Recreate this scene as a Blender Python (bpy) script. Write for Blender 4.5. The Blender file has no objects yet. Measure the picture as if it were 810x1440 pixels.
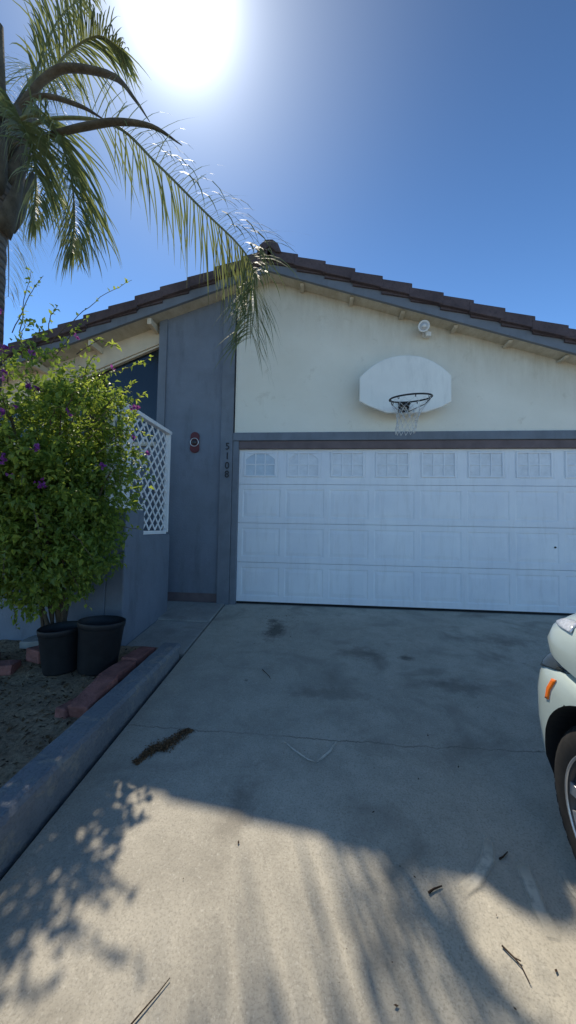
import bpy, bmesh, math, random
from mathutils import Vector, Matrix, noise
random.seed(7)
PI = math.pi
scene = bpy.context.scene
COL = scene.collection
SL = 0.1165          # rise of the driveway per metre
Z0 = -0.03
def gz(y): return SL*y + Z0

# ------------------------------------------------------------------ materials
def lin(c): return tuple((v/12.92 if v <= .04045 else ((v+.055)/1.055)**2.4) for v in c)
class N:
    def __init__(s, name):
        s.m = bpy.data.materials.new(name); s.m.use_nodes = True
        s.t = s.m.node_tree; s.b = s.t.nodes['Principled BSDF']
        s.out = s.t.nodes['Material Output']
    def n(s, ty, **k):
        o = s.t.nodes.new(ty)
        for a, b in k.items(): setattr(o, a, b)
        return o
    def l(s, a, b): s.t.links.new(a, b)
    def coord(s, kind='Object', scale=(1,1,1)):
        tc = s.n('ShaderNodeTexCoord'); mp = s.n('ShaderNodeMapping'); mp.inputs['Scale'].default_value = scale
        s.l(tc.outputs[kind], mp.inputs[0]); return mp.outputs[0]
    def noise(s, vec, scale, detail=6, rough=.6, dist=0):
        o = s.n('ShaderNodeTexNoise'); o.inputs['Scale'].default_value = scale; o.inputs['Detail'].default_value = detail
        o.inputs['Roughness'].default_value = rough; o.inputs['Distortion'].default_value = dist
        s.l(vec, o.inputs['Vector']); return o.outputs['Fac']
    def ramp(s, fac, stops):
        o = s.n('ShaderNodeValToRGB'); e = o.color_ramp.elements
        while len(e) < len(stops): e.new(.5)
        for i, (p, c) in enumerate(stops):
            e[i].position = p; e[i].color = (c, c, c, 1) if not hasattr(c, '__len__') else (*c, 1)
        s.l(fac, o.inputs[0]); return o.outputs[0]
    def mix(s, fac, a, b, mode='MIX'):
        o = s.n('ShaderNodeMix', data_type='RGBA', blend_type=mode)
        for v, i in ((fac, 0), (a, 6), (b, 7)):
            if hasattr(v, 'links'): s.l(v, o.inputs[i])
            else: o.inputs[i].default_value = v if i == 0 else (*v, 1)
        return o.outputs[2]
    def math(s, op, a, b=None):
        o = s.n('ShaderNodeMath', operation=op)
        for v, i in ((a, 0), (b, 1)):
            if v is None: continue
            if hasattr(v, 'links'): s.l(v, o.inputs[i])
            else: o.inputs[i].default_value = v
        return o.outputs[0]
    def bump(s, h, strength=.3, dist=.01):
        o = s.n('ShaderNodeBump'); o.inputs['Strength'].default_value = strength; o.inputs['Distance'].default_value = dist
        s.l(h, o.inputs['Height']); s.l(o.outputs[0], s.b.inputs['Normal'])
    def base(s, c, rough=.7, spec=.3, metal=0):
        if hasattr(c, 'links'): s.l(c, s.b.inputs['Base Color'])
        else: s.b.inputs['Base Color'].default_value = (*c, 1)
        s.b.inputs['Roughness'].default_value = rough; s.b.inputs['Specular IOR Level'].default_value = spec
        s.b.inputs['Metallic'].default_value = metal

def painted(name, col, var=.12, rough=.6, scale=3, bump=.15, bscale=60, bdist=.004, dirt=None, spec=.3):
    m = N(name); v = m.coord()
    n1 = m.noise(v, scale); n2 = m.noise(v, bscale, 4)
    c = m.mix(m.ramp(n1, [(.3, 0.), (.7, 1.)]), tuple(x*(1-var) for x in col), tuple(min(1, x*(1+var)) for x in col))
    if dirt:
        n3 = m.noise(m.coord(scale=(1, 1, .25)), 5, 8, .7)
        c = m.mix(m.ramp(n3, [(.52, 0.), (.78, dirt)]), c, tuple(x*.45 for x in col))
    m.base(c, rough, spec); m.bump(n2, bump, bdist)
    return m.m

def stucco_mat():
    m = N('cream_stucco'); v = m.coord()
    big = m.noise(v, 1.1, 5); mid = m.noise(v, 4.5, 8, .7, .4)
    c = m.mix(m.ramp(big, [(.3, 0.), (.7, 1.)]), (.75, .71, .60), (.82, .785, .68))
    c = m.mix(m.ramp(mid, [(.58, 0.), (.72, .45)]), c, (.50, .44, .33))
    # brown tone under the eaves, fading with distance below the roof line
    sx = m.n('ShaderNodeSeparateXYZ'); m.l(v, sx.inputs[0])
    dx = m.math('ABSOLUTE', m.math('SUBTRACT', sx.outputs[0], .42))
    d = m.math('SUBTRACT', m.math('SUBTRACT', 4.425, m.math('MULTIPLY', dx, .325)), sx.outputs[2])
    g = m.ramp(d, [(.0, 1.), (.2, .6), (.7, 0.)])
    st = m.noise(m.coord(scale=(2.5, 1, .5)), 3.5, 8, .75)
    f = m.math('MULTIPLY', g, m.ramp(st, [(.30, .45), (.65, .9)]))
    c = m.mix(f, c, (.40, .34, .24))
    m.base(c, .9, .15)
    f1 = m.noise(v, 55, 5, .65); f2 = m.noise(v, 14, 4)
    m.bump(m.math('ADD', f1, m.math('MULTIPLY', f2, .8)), .35, .012)
    return m.m

def concrete_mat(name, ca, cb, seed=0, cracks=True):
    m = N(name); tc = m.n('ShaderNodeTexCoord'); mp = m.n('ShaderNodeMapping')
    mp.inputs['Location'].default_value = (seed, seed*.7, 0); m.l(tc.outputs['Object'], mp.inputs[0]); v = mp.outputs[0]
    big = m.noise(v, .9, 6, .6, .5); mid = m.noise(v, 4, 8, .7); fine = m.noise(v, 120, 4, .7); fin2 = m.noise(v, 34, 6, .7)
    c = m.mix(m.ramp(big, [(.3, 0.), (.72, 1.)]), ca, cb)
    c = m.mix(m.ramp(mid, [(.35, .5), (.6, 0.)]), c, tuple(x*.72 for x in ca))
    c = m.mix(m.ramp(fine, [(.34, .55), (.52, 0.)]), c, tuple(x*.55 for x in ca))
    c = m.mix(m.ramp(m.noise(v, 95, 3, .6), [(.58, 0.), (.74, .35)]), c, (.72, .69, .60))
    c = m.mix(m.ramp(fin2, [(.58, 0.), (.75, .35)]), c, tuple(min(1, x*1.3) for x in cb))
    # spots and drips
    vo = m.n('ShaderNodeTexVoronoi'); vo.inputs['Scale'].default_value = 3.1; m.l(v, vo.inputs['Vector'])
    sp = m.ramp(vo.outputs['Distance'], [(.02, .75), (.075, 0.)])
    c = m.mix(m.math('MULTIPLY', sp, m.ramp(mid, [(.5, 0.), (.62, 1.)])), c, (.035, .03, .027))
    bl = m.noise(v, 1.7, 5, .55, 1.2)
    c = m.mix(m.ramp(bl, [(.54, 0.), (.74, .6)]), c, tuple(x*.5 for x in ca))
    if cracks:
        for bx, by, rx, ry, st in ((.66, -.80, .15, .34, .8), (.60, -.55, .10, .12, .6), (1.55, -1.25, .30, .16, .5), (1.95, -1.30, .10, .07, .7), (2.25, -1.75, .35, .14, .45), (1.25, -1.95, .40, .12, .35), (.75, -3.0, .10, .25, .35), (3.0, -.8, .5, .2, .4)):
            mp2 = m.n('ShaderNodeMapping'); mp2.inputs['Location'].default_value = (-bx/rx, -by/ry, 0); mp2.inputs['Scale'].default_value = (1/rx, 1/ry, 0); m.l(tc.outputs['Object'], mp2.inputs[0])
            ln_ = m.n('ShaderNodeVectorMath', operation='LENGTH'); m.l(mp2.outputs[0], ln_.inputs[0])
            dd = m.math('ADD', ln_.outputs['Value'], m.math('MULTIPLY', m.math('SUBTRACT', m.noise(v, 11, 7, .7), .5), 2.2))
            c = m.mix(m.ramp(dd, [(.25, st), (.95, 0.)]), c, (.10, .09, .075))
    if cracks:     # one hairline crack straight across the slab
        sx = m.n('ShaderNodeSeparateXYZ'); m.l(v, sx.inputs[0])
        wob = m.noise(m.coord(scale=(1, .05, 1)), 2.2, 9, .7)
        d = m.math('ABSOLUTE', m.math('SUBTRACT', m.math('ADD', sx.outputs[1], 2.44), m.math('MULTIPLY', m.math('SUBTRACT', wob, .5), .16)))
        ck = m.math('MULTIPLY', m.ramp(d, [(.002, .75), (.005, 0.)]), m.ramp(mid, [(.40, .25), (.55, 1.)]))
        c = m.mix(ck, c, (.04, .036, .032))
    m.base(c, .88, .2)
    m.bump(m.math('ADD', m.math('MULTIPLY', fine, .6), m.math('ADD', fin2, mid)), .25, .006)
    return m.m

def soil_mat():
    m = N('dry_soil'); v = m.coord()
    a = m.noise(v, 3, 8, .7); b = m.noise(v, 40, 6, .75)
    c = m.mix(m.ramp(a, [(.3, 0.), (.7, 1.)]), (.29, .20, .125), (.44, .33, .215))
    c = m.mix(m.ramp(b, [(.35, .8), (.6, 0.)]), c, (.11, .078, .052))
    c = m.mix(m.ramp(m.noise(v, 85, 3), [(.62, 0.), (.7, .8)]), c, (.42, .34, .24))
    m.base(c, .95, .1); m.bump(m.math('ADD', b, a), .7, .03)
    return m.m

def kerb_mat():
    m = N('grey_kerb_paint'); v = m.coord()
    a = m.noise(v, 2.5, 8, .7); b = m.noise(v, 9, 8, .75, .6); f = m.noise(v, 60, 5, .7)
    c = m.mix(m.ramp(a, [(.3, 0.), (.7, 1.)]), (.16, .17, .185), (.25, .26, .272))
    c = m.mix(m.ramp(b, [(.53, 0.), (.60, .8)]), c, (.31, .29, .25))
    c = m.mix(m.ramp(f, [(.3, .5), (.5, 0.)]), c, (.07, .07, .075))
    m.base(c, .85, .2); m.bump(m.math('ADD', m.math('MULTIPLY', b, 1.5), f), .6, .012)
    return m.m

def leaf_mat(name, ca, cb, tr=.5, scale=9, gloss=.45):
    m = N(name); v = m.coord()
    n1 = m.noise(v, scale, 3)
    oi = m.n('ShaderNodeAttribute', attribute_name='tint')
    f = m.math('ADD', m.math('MULTIPLY', m.ramp(n1, [(.3, 0.), (.7, 1.)]), .4), m.math('MULTIPLY', oi.outputs['Fac'], .6))
    c = m.mix(f, ca, cb)
    m.base(c, gloss, .4)
    t = m.n('ShaderNodeBsdfTranslucent'); c2 = m.mix(.35, c, (cb[0]*1.9, cb[1]*1.9, cb[2]*.9)); m.l(c2, t.inputs[0])
    mx = m.n('ShaderNodeMixShader'); mx.inputs[0].default_value = tr
    m.l(m.b.outputs[0], mx.inputs[1]); m.l(t.outputs[0], mx.inputs[2]); m.l(mx.outputs[0], m.out.inputs[0])
    return m.m

def tile_mat():
    m = N('roof_tile'); v = m.coord()
    a = m.noise(v, 3, 5); b = m.noise(v, 30, 6, .7)
    c = m.mix(m.ramp(a, [(.3, 0.), (.7, 1.)]), (.075, .06, .066), (.13, .10, .105))
    c = m.mix(m.ramp(b, [(.5, 0.), (.7, .6)]), c, (.045, .04, .043))
    m.base(c, .9, .12); m.bump(b, .4, .01); return m.m

def bark_mat():
    m = N('palm_bark'); v = m.coord(scale=(1, 1, 3))
    a = m.noise(v, 5, 6, .7); w = m.n('ShaderNodeTexWave', bands_direction='Z'); w.inputs['Scale'].default_value = 3.2; w.inputs['Distortion'].default_value = 3
    m.l(m.coord(), w.inputs['Vector'])
    c = m.mix(m.ramp(a, [(.3, 0.), (.7, 1.)]), (.12, .10, .08), (.27, .23, .19))
    c = m.mix(m.ramp(w.outputs['Fac'], [(.1, .6), (.35, 0.)]), c, (.06, .05, .04))
    m.base(c, .9, .1); m.bump(m.math('ADD', a, w.outputs['Fac']), .5, .02); return m.m

def simple(name, col, rough=.5, spec=.5, metal=0, var=.1, scale=12, coat=0):
    m = N(name); n1 = m.noise(m.coord(), scale, 4)
    c = m.mix(m.ramp(n1, [(.3, 0.), (.7, 1.)]), tuple(x*(1-var) for x in col), tuple(min(1, x*(1+var)) for x in col))
    m.base(c, rough, spec, metal)
    if coat: m.b.inputs['Coat Weight'].default_value = coat; m.b.inputs['Coat Roughness'].default_value = .05
    return m.m

def glass_dark(name, col=(.012, .016, .02), rough=.08):
    return simple(name, col, rough, .6, 0, .2, 2)

def door_mat():
    m = N('white_door_paint'); v = m.coord()
    a = m.noise(v, 1.6, 6); b = m.noise(m.coord(scale=(3, 1, .4)), 4, 8, .75); wood = m.noise(m.coord(scale=(1.5, 1, 45)), 9, 4)
    c = m.mix(m.ramp(a, [(.3, 0.), (.7, 1.)]), (.74, .76, .80), (.85, .86, .87))
    c = m.mix(m.ramp(b, [(.5, 0.), (.8, .4)]), c, (.50, .49, .47))
    m.base(c, .55, .3); m.bump(wood, .12, .004); return m.m

M = dict(
    stucco=stucco_mat(),
    grey=painted('blue_grey_wall_paint', (.175, .20, .24), .14, .8, 2.2, .45, 45, .010, .6),
    trim=painted('blue_grey_trim_paint', (.165, .185, .215), .14, .6, 4, .25, 30, .004, .5),
    header=painted('brown_grey_header', (.15, .115, .115), .2, .7, 5, .2, 30, .004, .3),
    cream=painted('cream_wood_paint', (.64, .55, .41), .1, .7, 3, .2, 40, .004, .35),
    white=painted('white_lattice_paint', (.80, .80, .80), .05, .5, 6, .1, 40, .003, .25),
    door=door_mat(), tile=tile_mat(), soil=soil_mat(), kerb=kerb_mat(), bark=bark_mat(),
    conc=concrete_mat('driveway_concrete', (.395, .365, .30), (.58, .535, .435)),
    conc2=concrete_mat('walkway_concrete', (.32, .31, .28), (.46, .44, .40), 3.3, False),
    gap=simple('joint_dirt', (.03, .026, .022), .95, .1),
    board=painted('offwhite_backboard', (.82, .81, .75), .05, .45, 2, .05, 40, .002, .35),
    black=simple('black_metal', (.015, .015, .016), .45, .5),
    rubber=simple('black_rubber', (.017, .017, .018), .75, .3),
    plast=simple('black_nursery_plastic', (.014, .015, .017), .55, .4, 0, .3),
    net=simple('white_cord', (.66, .66, .64), .8, .2),
    numb=simple('number_black', (.016, .018, .022), .5, .4),
    red=painted('red_plaque', (.12, .03, .034), .2, .5, 8, .1, 40, .002, .3),
    silver=simple('pale_metal', (.62, .62, .60), .3, .5, .6),
    lampw=painted('white_lamp_enamel', (.74, .73, .69), .06, .4, 6, .05, 30, .002, .2),
    lens=simple('lamp_lens', (.45, .45, .44), .2, .6),
    pane=simple('painted_pane', (.70, .71, .73), .35, .4),
    pane1=simple('bluish_pane', (.50, .55, .60), .2, .6),
    brick=painted('pink_edging_brick', (.27, .115, .095), .35, .95, 9, .8, 40, .015, .7),
    stone=painted('grey_stepping_stone', (.30, .29, .27), .15, .9, 8, .4, 50, .008, .3),
    mulch=painted('brown_mulch', (.17, .095, .045), .4, .95, 60, .6, 90, .02, .4),
    twig=simple('dry_twig', (.06, .04, .028), .9, .1, 0, .3),
    dleaf=simple('dry_leaf', (.11, .065, .03), .8, .2, 0, .4, 30),
    stem=simple('shrub_stem', (.10, .075, .05), .85, .2, 0, .3),
    leaf=leaf_mat('shrub_leaf', (.045, .095, .024), (.24, .32, .065), .5),
    shoot=leaf_mat('young_shrub_leaf', (.14, .22, .04), (.36, .42, .08), .58),
    flower=leaf_mat('purple_flower', (.13, .025, .20), (.32, .08, .40), .5, 20),
    palm=leaf_mat('palm_leaflet', (.075, .10, .045), (.20, .22, .10), .45, 4, .55),
    rachis=simple('palm_rachis', (.14, .15, .06), .5, .4, 0, .3),
    spathe=painted('woody_spathe', (.10, .088, .065), .35, .9, 9, .7, 30, .02, .5),
    paint=simple('pale_sage_car_paint', (.49, .57, .53), .28, .5, .15, .03, 3, .8),
    clad=simple('black_car_plastic', (.018, .019, .021), .6, .4),
    tyre=simple('tyre_rubber', (.022, .021, .020), .8, .25, 0, .3, 25),
    rim=simple('machined_alloy', (.50, .50, .50), .38, .5, .8, .1),
    rimd=simple('dark_alloy', (.05, .05, .053), .4, .5, .5),
    brake=simple('brake_disc', (.30, .29, .28), .4, .5, .8),
    amber=simple('amber_reflector', (.80, .17, .008), .25, .6, 0, .08, 200),
    clear=simple('clear_lamp', (.62, .64, .68), .12, .8, .3, .25, 60),
    glass=glass_dark('dark_glass'), carglass=glass_dark('car_glass', (.02, .024, .025), .04),
    grass=simple('dry_ground', (.38, .35, .29), .95, .1, 0, .3, .4),
    asphalt=simple('road_asphalt', (.16, .155, .15), .9, .2, 0, .2, 30),
)

# ------------------------------------------------------------------ builders
class MB:
    def __init__(s): s.v = []; s.f = []; s.mi = []; s.tint = []
    def face(s, idx, mi=0): s.f.append(tuple(idx)); s.mi.append(mi)
    def add(s, vs, fs, mi=0, tint=None):
        o = len(s.v); s.v += [tuple(v) for v in vs]
        for f in fs: s.face([i+o for i in f], mi)
        if tint is not None:
            while len(s.tint) < o: s.tint.append(.5)
            s.tint += [tint]*len(vs)
    def box(s, x0, x1, y0, y1, z0, z1, mi=0):
        s.add([(x0,y0,z0),(x1,y0,z0),(x1,y1,z0),(x0,y1,z0),(x0,y0,z1),(x1,y0,z1),(x1,y1,z1),(x0,y1,z1)],
              [(0,3,2,1),(4,5,6,7),(0,1,5,4),(1,2,6,5),(2,3,7,6),(3,0,4,7)], mi)
    def prism(s, poly, axis, a, b, mi=0):
        # polygon given in the two other axes, extruded along axis from a to b
        def P(p, t): return {0:(t,p[0],p[1]), 1:(p[0],t,p[1]), 2:(p[0],p[1],t)}[axis]
        n = len(poly)
        s.add([P(p,a) for p in poly]+[P(p,b) for p in poly],
              [tuple(range(n))[::-1], tuple(range(n,2*n))]+[(i,(i+1)%n,n+(i+1)%n,n+i) for i in range(n)], mi)
    def tube(s, pts, rad, k=8, mi=0, caps=True, flat=None, tint=None):
        pts = [Vector(p) for p in pts]; n = len(pts)
        rad = rad if hasattr(rad, '__len__') else [rad]*n
        vs = []; prev = None
        for i, p in enumerate(pts):
            t = (pts[min(i+1,n-1)]-pts[max(i-1,0)]).normalized()
            if prev is None:
                a = Vector((0,0,1)) if abs(t.z) < .9 else Vector((1,0,0))
                u = t.cross(a).normalized()
            else: u = (prev - t*prev.dot(t)).normalized()
            prev = u; w = t.cross(u)
            for j in range(k):
                an = 2*PI*j/k
                vs.append(p+(u*math.cos(an)+w*math.sin(an)*(flat or 1))*rad[i])
        fs = [(i*k+j, i*k+(j+1)%k, (i+1)*k+(j+1)%k, (i+1)*k+j) for i in range(n-1) for j in range(k)]
        if caps: fs += [tuple(range(k))[::-1], tuple(range((n-1)*k, n*k))]
        s.add(vs, fs, mi, tint)
    def torus(s, c, R, r, u, w, k=40, q=8, mi=0, a0=0, a1=2*PI):
        u = Vector(u).normalized(); w = Vector(w).normalized(); nn = u.cross(w); c = Vector(c); full = abs(a1-a0-2*PI) < 1e-6
        vs = []; m = k if full else k+1
        for i in range(m):
            a = a0+(a1-a0)*i/k; d = u*math.cos(a)+w*math.sin(a)
            for j in range(q):
                b = 2*PI*j/q; vs.append(c+d*(R+r*math.cos(b))+nn*(r*math.sin(b)))
        fs = [(i*q+j, i*q+(j+1)%q, ((i+1)%m)*q+(j+1)%q, ((i+1)%m)*q+j) for i in range(k if full else k) for j in range(q)]
        s.add(vs, fs, mi)
    def lathe(s, prof, c, ax, k=32, mi=0):
        # prof: list of (r, h) along axis ax from c
        ax = Vector(ax).normalized(); a = Vector((0,0,1)) if abs(ax.z) < .9 else Vector((1,0,0))
        u = ax.cross(a).normalized(); w = ax.cross(u); c = Vector(c); vs = []
        for r, h in prof:
            for j in range(k):
                t = 2*PI*j/k; vs.append(c+ax*h+(u*math.cos(t)+w*math.sin(t))*r)
        n = len(prof)
        fs = [(i*k+j, i*k+(j+1)%k, (i+1)*k+(j+1)%k, (i+1)*k+j) for i in range(n-1) for j in range(k)]
        s.add(vs, fs, mi)
    def build(s, name, mats, parent=None, bevel=0, smooth=False, seg=2):
        me = bpy.data.meshes.new(name); me.from_pydata(s.v, [], s.f); me.validate(clean_customdata=False)
        mats = mats if isinstance(mats, (list, tuple)) else [mats]
        for m in mats: me.materials.append(m)
        if len(me.polygons) == len(s.mi): me.polygons.foreach_set('material_index', s.mi)
        if s.tint:
            while len(s.tint) < len(s.v): s.tint.append(.5)
            at = me.attributes.new('tint', 'FLOAT', 'POINT'); at.data.foreach_set('value', s.tint)
        bm = bmesh.new(); bm.from_mesh(me)
        if not s.tint: bmesh.ops.recalc_face_normals(bm, faces=bm.faces)
        if bevel:
            es = [e for e in bm.edges if len(e.link_faces) == 2 and e.calc_face_angle(0) > .5]
            bmesh.ops.bevel(bm, geom=es, offset=bevel, segments=seg, affect='EDGES', profile=.5, clamp_overlap=True)
        bm.to_mesh(me); bm.free()
        if smooth:
            for p in me.polygons: p.use_smooth = True
        o = bpy.data.objects.new(name, me); COL.objects.link(o)
        if parent: o.parent = parent
        return o
def tag(o, label, cat, group=None):
    o['label'] = label; o['category'] = cat
    if group: o['group'] = group
    return o
def thing(name, label, cat, loc=(0,0,0), group=None):
    o = bpy.data.objects.new(name, None); COL.objects.link(o); o.location = loc; o.empty_display_size = .2
    return tag(o, label, cat, group)
def struct(o): o['kind'] = 'structure'; return o
def shift(mb, loc):          # builder coordinates are world coordinates; make them local to an empty at loc
    mb.v = [(a-loc[0], b-loc[1], c-loc[2]) for a, b, c in mb.v]; return mb

# ------------------------------------------------------------------ ground
def grid_sheet(xs, ys, zf):
    m = MB(); nx = len(xs)
    for y in ys:
        for x in xs: m.v.append((x, y, zf(x, y)))
    for j in range(len(ys)-1):
        for i in range(nx-1): m.face((j*nx+i, j*nx+i+1, (j+1)*nx+i+1, (j+1)*nx+i))
    return m
def lspace(a, b, n): return [a+(b-a)*i/(n-1) for i in range(n)]
def terr(x, y):
    if y > 0: return -.12
    if y > -8.5: return gz(y)-.14
    return gz(-8.5)-.14
struct(grid_sheet([-400, -60, -12, -5, 0, 6, 12, 60, 400], [-400, -60, -14, -8.5, 0, 4, 12, 60, 400], terr).build('ground', M['grass']))

DX0, DX1 = -.115, 5.5
dy = [-8.4, -7.2, -6.4, -5.6, -4.8, -4.2, -3.6, -3, -2.452, -2.446, -1.9, -1.3, -.7, -.3, 0, .35]
dm = grid_sheet(lspace(DX0, DX1, 24), dy, lambda x, y: (gz(y) if y <= 0 else Z0) + .003*noise.noise((x*.8, y*.8, 0)))
n0 = len(dm.v)
dm.add([(DX0,-8.4,gz(-8.4)-.1),(DX0,.35,Z0-.1)]+[(DX0,-8.4,gz(-8.4)),(DX0,.35,Z0)], [(0,1,3,2)])
struct(dm.build('driveway', M['conc'], smooth=False))
g = MB()   # dirt-filled joint between driveway and walk
g.add([(-.150,-8.4,gz(-8.4)-.022),(DX0+.01,-8.4,gz(-8.4)-.022),(DX0+.01,.2,Z0-.022),(-.150,.2,Z0-.022)], [(0,1,2,3)])
struct(g.build('driveway_joint', M['gap']))
def slab(poly, name, thick=.1, dz=0.0):
    m = MB(); n = len(poly)
    m.v = [(x, y, gz(min(y,0))+dz) for x, y in poly]+[(x, y, gz(min(y,0))+dz-thick) for x, y in poly]
    m.face(range(n)); m.face(list(range(n, 2*n))[::-1])
    for i in range(n): m.face((i, (i+1)%n, n+(i+1)%n, n+i))
    return struct(m.build(name, M['conc2'], bevel=.012))
slab([(-1.5,-.63),(-.135,-.655),(-.135,.0),(-1.5,.0)], 'walkway', dz=.012)
slab([(-.768,-1.50),(-.32,-1.47),(-.135,-1.42),(-.135,-.672),(-.768,-.648)], 'walkway', dz=.0)
struct(grid_sheet([-40, -12, 0, 6, 12, 40], [-15.5, -9.7], lambda x, y: gz(-8.5)-.12).build('road', M['asphalt']))
sw = MB(); sw.box(-40, 40, -9.6, -8.42, gz(-8.4)-.2, gz(-8.4)-.004); struct(sw.build('pavement', M['conc2'], bevel=.015))

# planting bed with lumps
def bedz(x, y):
    b = -.115+.082*(y+1.4)
    return b + .022*noise.noise((x*5, y*5, 0)) + .012*noise.noise((x*16, y*16, 3)) - .05
bed = grid_sheet(lspace(-4.6, -.27, 110), lspace(-5.4, -1.40, 110), bedz)
bed = struct(bed.build('planting_bed', M['soil'], smooth=True))

# kerb: a low painted concrete wall with a broken lower edge
kr = thing('concrete_kerb', 'long low kerb of peeling grey painted concrete between planting bed and driveway', 'kerb', (-.22, -1.5, gz(-1.5)))
k = MB()
ys = lspace(-6.4, -1.502, 70)
prof = []
for y in ys:
    zt = -.078+.068*(y+1.5); zb = gz(y)-.08
    j = lambda a, q: a*noise.noise((q, y*7, 0))
    hh = zt-gz(y)
    xs = [(-.305+j(.008,1), zb), (-.305+j(.008,2), zt-.012), (-.292, zt+j(.005,3)), (-.155, zt+j(.005,4)), (-.136+j(.006,5), zt-.02+j(.006,6)),
          (-.136+j(.01,7), zt-hh*.34+j(.012,8)), (-.152+j(.012,9), zt-hh*.40+j(.012,8)), (-.148+j(.01,10), zb)]
    prof.append([(x, y, z) for x, z in xs])
for p in prof: k.v += p
for i in range(len(ys)-1):
    for q in range(8):
        k.face((i*8+q, i*8+(q+1)%8, (i+1)*8+(q+1)%8, (i+1)*8+q))
k.face(range(8)); k.face(range(8*(len(ys)-1), 8*len(ys)))
shift(k, kr.location).build('kerb_block', M['kerb'], kr)

# ------------------------------------------------------------------ house
H = thing('house', 'single storey house with cream stucco gable, blue grey trim and brown tiled roof', 'house')
RX, RZ, RS = .42, 4.425, .325           # ridge x, underside height at the ridge, slope
def under(x): return RZ-RS*abs(x-RX)
XR = 5.3
w = MB()
w.prism([(-.055, 2.28), (XR, 2.28), (XR, under(XR)+.02), (RX, RZ+.02), (-.055, under(-.055)+.02)], 1, 0, .2)
w.box(4.86, XR, 0, .2, -.25, 2.28)
w.box(XR-.2, XR, .2, 9, -.25, under(XR)+.02)
w.prism([(-4.2, -.25), (XR-.2, -.25), (XR-.2, under(XR-.2)), (RX, RZ), (-4.2, under(-4.2))], 1, 8.9, 9.0)
w.box(-4.2, -4.05, .25, 8.9, -.25, under(-4.2))
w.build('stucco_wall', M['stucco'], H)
w = MB()
w.prism([(-1.165, .10), (-.245, .10), (-.245, under(-.245)+.02), (-1.165, under(-1.165)+.02)], 1, 0, .2)
w.box(-1.165, -1.0, .2, 1.2, -.2, under(-1.165))
w.box(-4.2, -1.165, .14, .25, -.25, 2.15)
w.build('grey_wall', M['grey'], H)
w = MB(); w.box(-1.167, -.245, .012, .2, -.12, .097); w.build('wall_footing', M['header'], H)
w = MB(); w.prism([(-1.172, .105), (-1.06, .105), (-1.06, under(-1.06)), (-1.172, under(-1.172))], 1, -.022, .0); w.build('corner_board', M['trim'], H)
w = MB(); w.prism([(-.243, -.1), (-.073, -.1), (-.073, under(-.073)), (-.243, under(-.243))], 1, -.035, .16)
w.build('trim_post', M['trim'], H, bevel=.006)
w = MB(); w.box(-.070, .010, -.018, .14, -.1, 2.188); w.box(4.752, 4.86, -.018, .14, -.1, 2.188)
w.box(-.070, 4.95, -.032, .16, 2.190, 2.300); w.build('door_casing', M['trim'], H, bevel=.005)
w = MB(); w.box(.012, 4.75, -.008, .10, 2.082, 2.188); w.build('door_header', M['header'], H, bevel=.004)

# porch end wall left of the grey pier: cream header, dark sloped window
w = MB()
w.prism([(-4.2, under(-4.2)-.42), (-1.18, under(-1.18)-.25), (-1.18, under(-1.18)+.01), (-4.2, under(-4.2)+.01)], 1, .08, .2)
w.build('porch_beam', M['cream'], H, bevel=.006)
wn = MB(); wn.prism([(-4.0, 2.2), (-1.18, 2.2), (-1.18, under(-1.18)-.27), (-4.0, under(-4.0)-.43)], 1, .15, .17)
wn = wn.build('window', M['glass'], H)
f = MB()
f.prism([(-4.0, under(-4.0)-.430), (-1.18, under(-1.18)-.252), (-1.18, under(-1.18)-.28), (-4.0, under(-4.0)-.458)], 1, .10, .148)
f.box(-4.0, -1.18, .10, .148, 2.152, 2.21); f.box(-2.75, -2.70, .10, .147, 2.21, 3.16)
f.build('window_frame', M['cream'], wn)

# roof
Yf, Yb = -.185, 9.35
XL, XE = -4.75, 5.85
rf = MB()
for sgn, xe in ((-1, XL), (1, XE)):
    ze = under(xe)
    rf.prism([(RX, RZ), (xe, ze), (xe, ze+.06), (RX, RZ+.06)], 1, Yf+.003, Yb)
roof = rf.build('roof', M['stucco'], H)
fa = MB()
for xe in (XL, XE):
    fa.prism([(RX, RZ-.004), (xe, under(xe)-.004), (xe, under(xe)+.155), (RX, RZ+.155)], 1, Yf-.04, Yf)
fa.build('fascia', M['trim'], roof)
# tiles: overlapping courses, each tilted so that its lower end rides on the next
tl = MB(); step = .365
for sgn, xe in ((-1, XL), (1, XE)):
    L = abs(xe-RX); n = int(L/step)+1; yc = lspace(-.25, Yb+.03, 30)
    for i in range(n):
        d0 = i*step; d1 = min(d0+step+.05, L+.06)
        for q in range(len(yc)-1):
            jz = random.uniform(-.004, .004)
            za, zb = RZ+.085-RS*d0, RZ+.085-RS*d1+.05
            xa, xb = RX+sgn*d0, RX+sgn*d1
            y0, y1 = yc[q]+.002, yc[q+1]-.002
            tl.add([(xa,y0,za+jz),(xb,y0,zb+jz),(xb,y1,zb+jz),(xa,y1,za+jz),(xa,y0,za+.035+jz),(xb,y0,zb+.035+jz),(xb,y1,zb+.035+jz),(xa,y1,za+.035+jz)],
                   [(0,3,2,1),(4,5,6,7),(0,1,5,4),(1,2,6,5),(2,3,7,6),(3,0,4,7)])
tl.build('roof_tiles', M['tile'], roof)
rk = MB()
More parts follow.
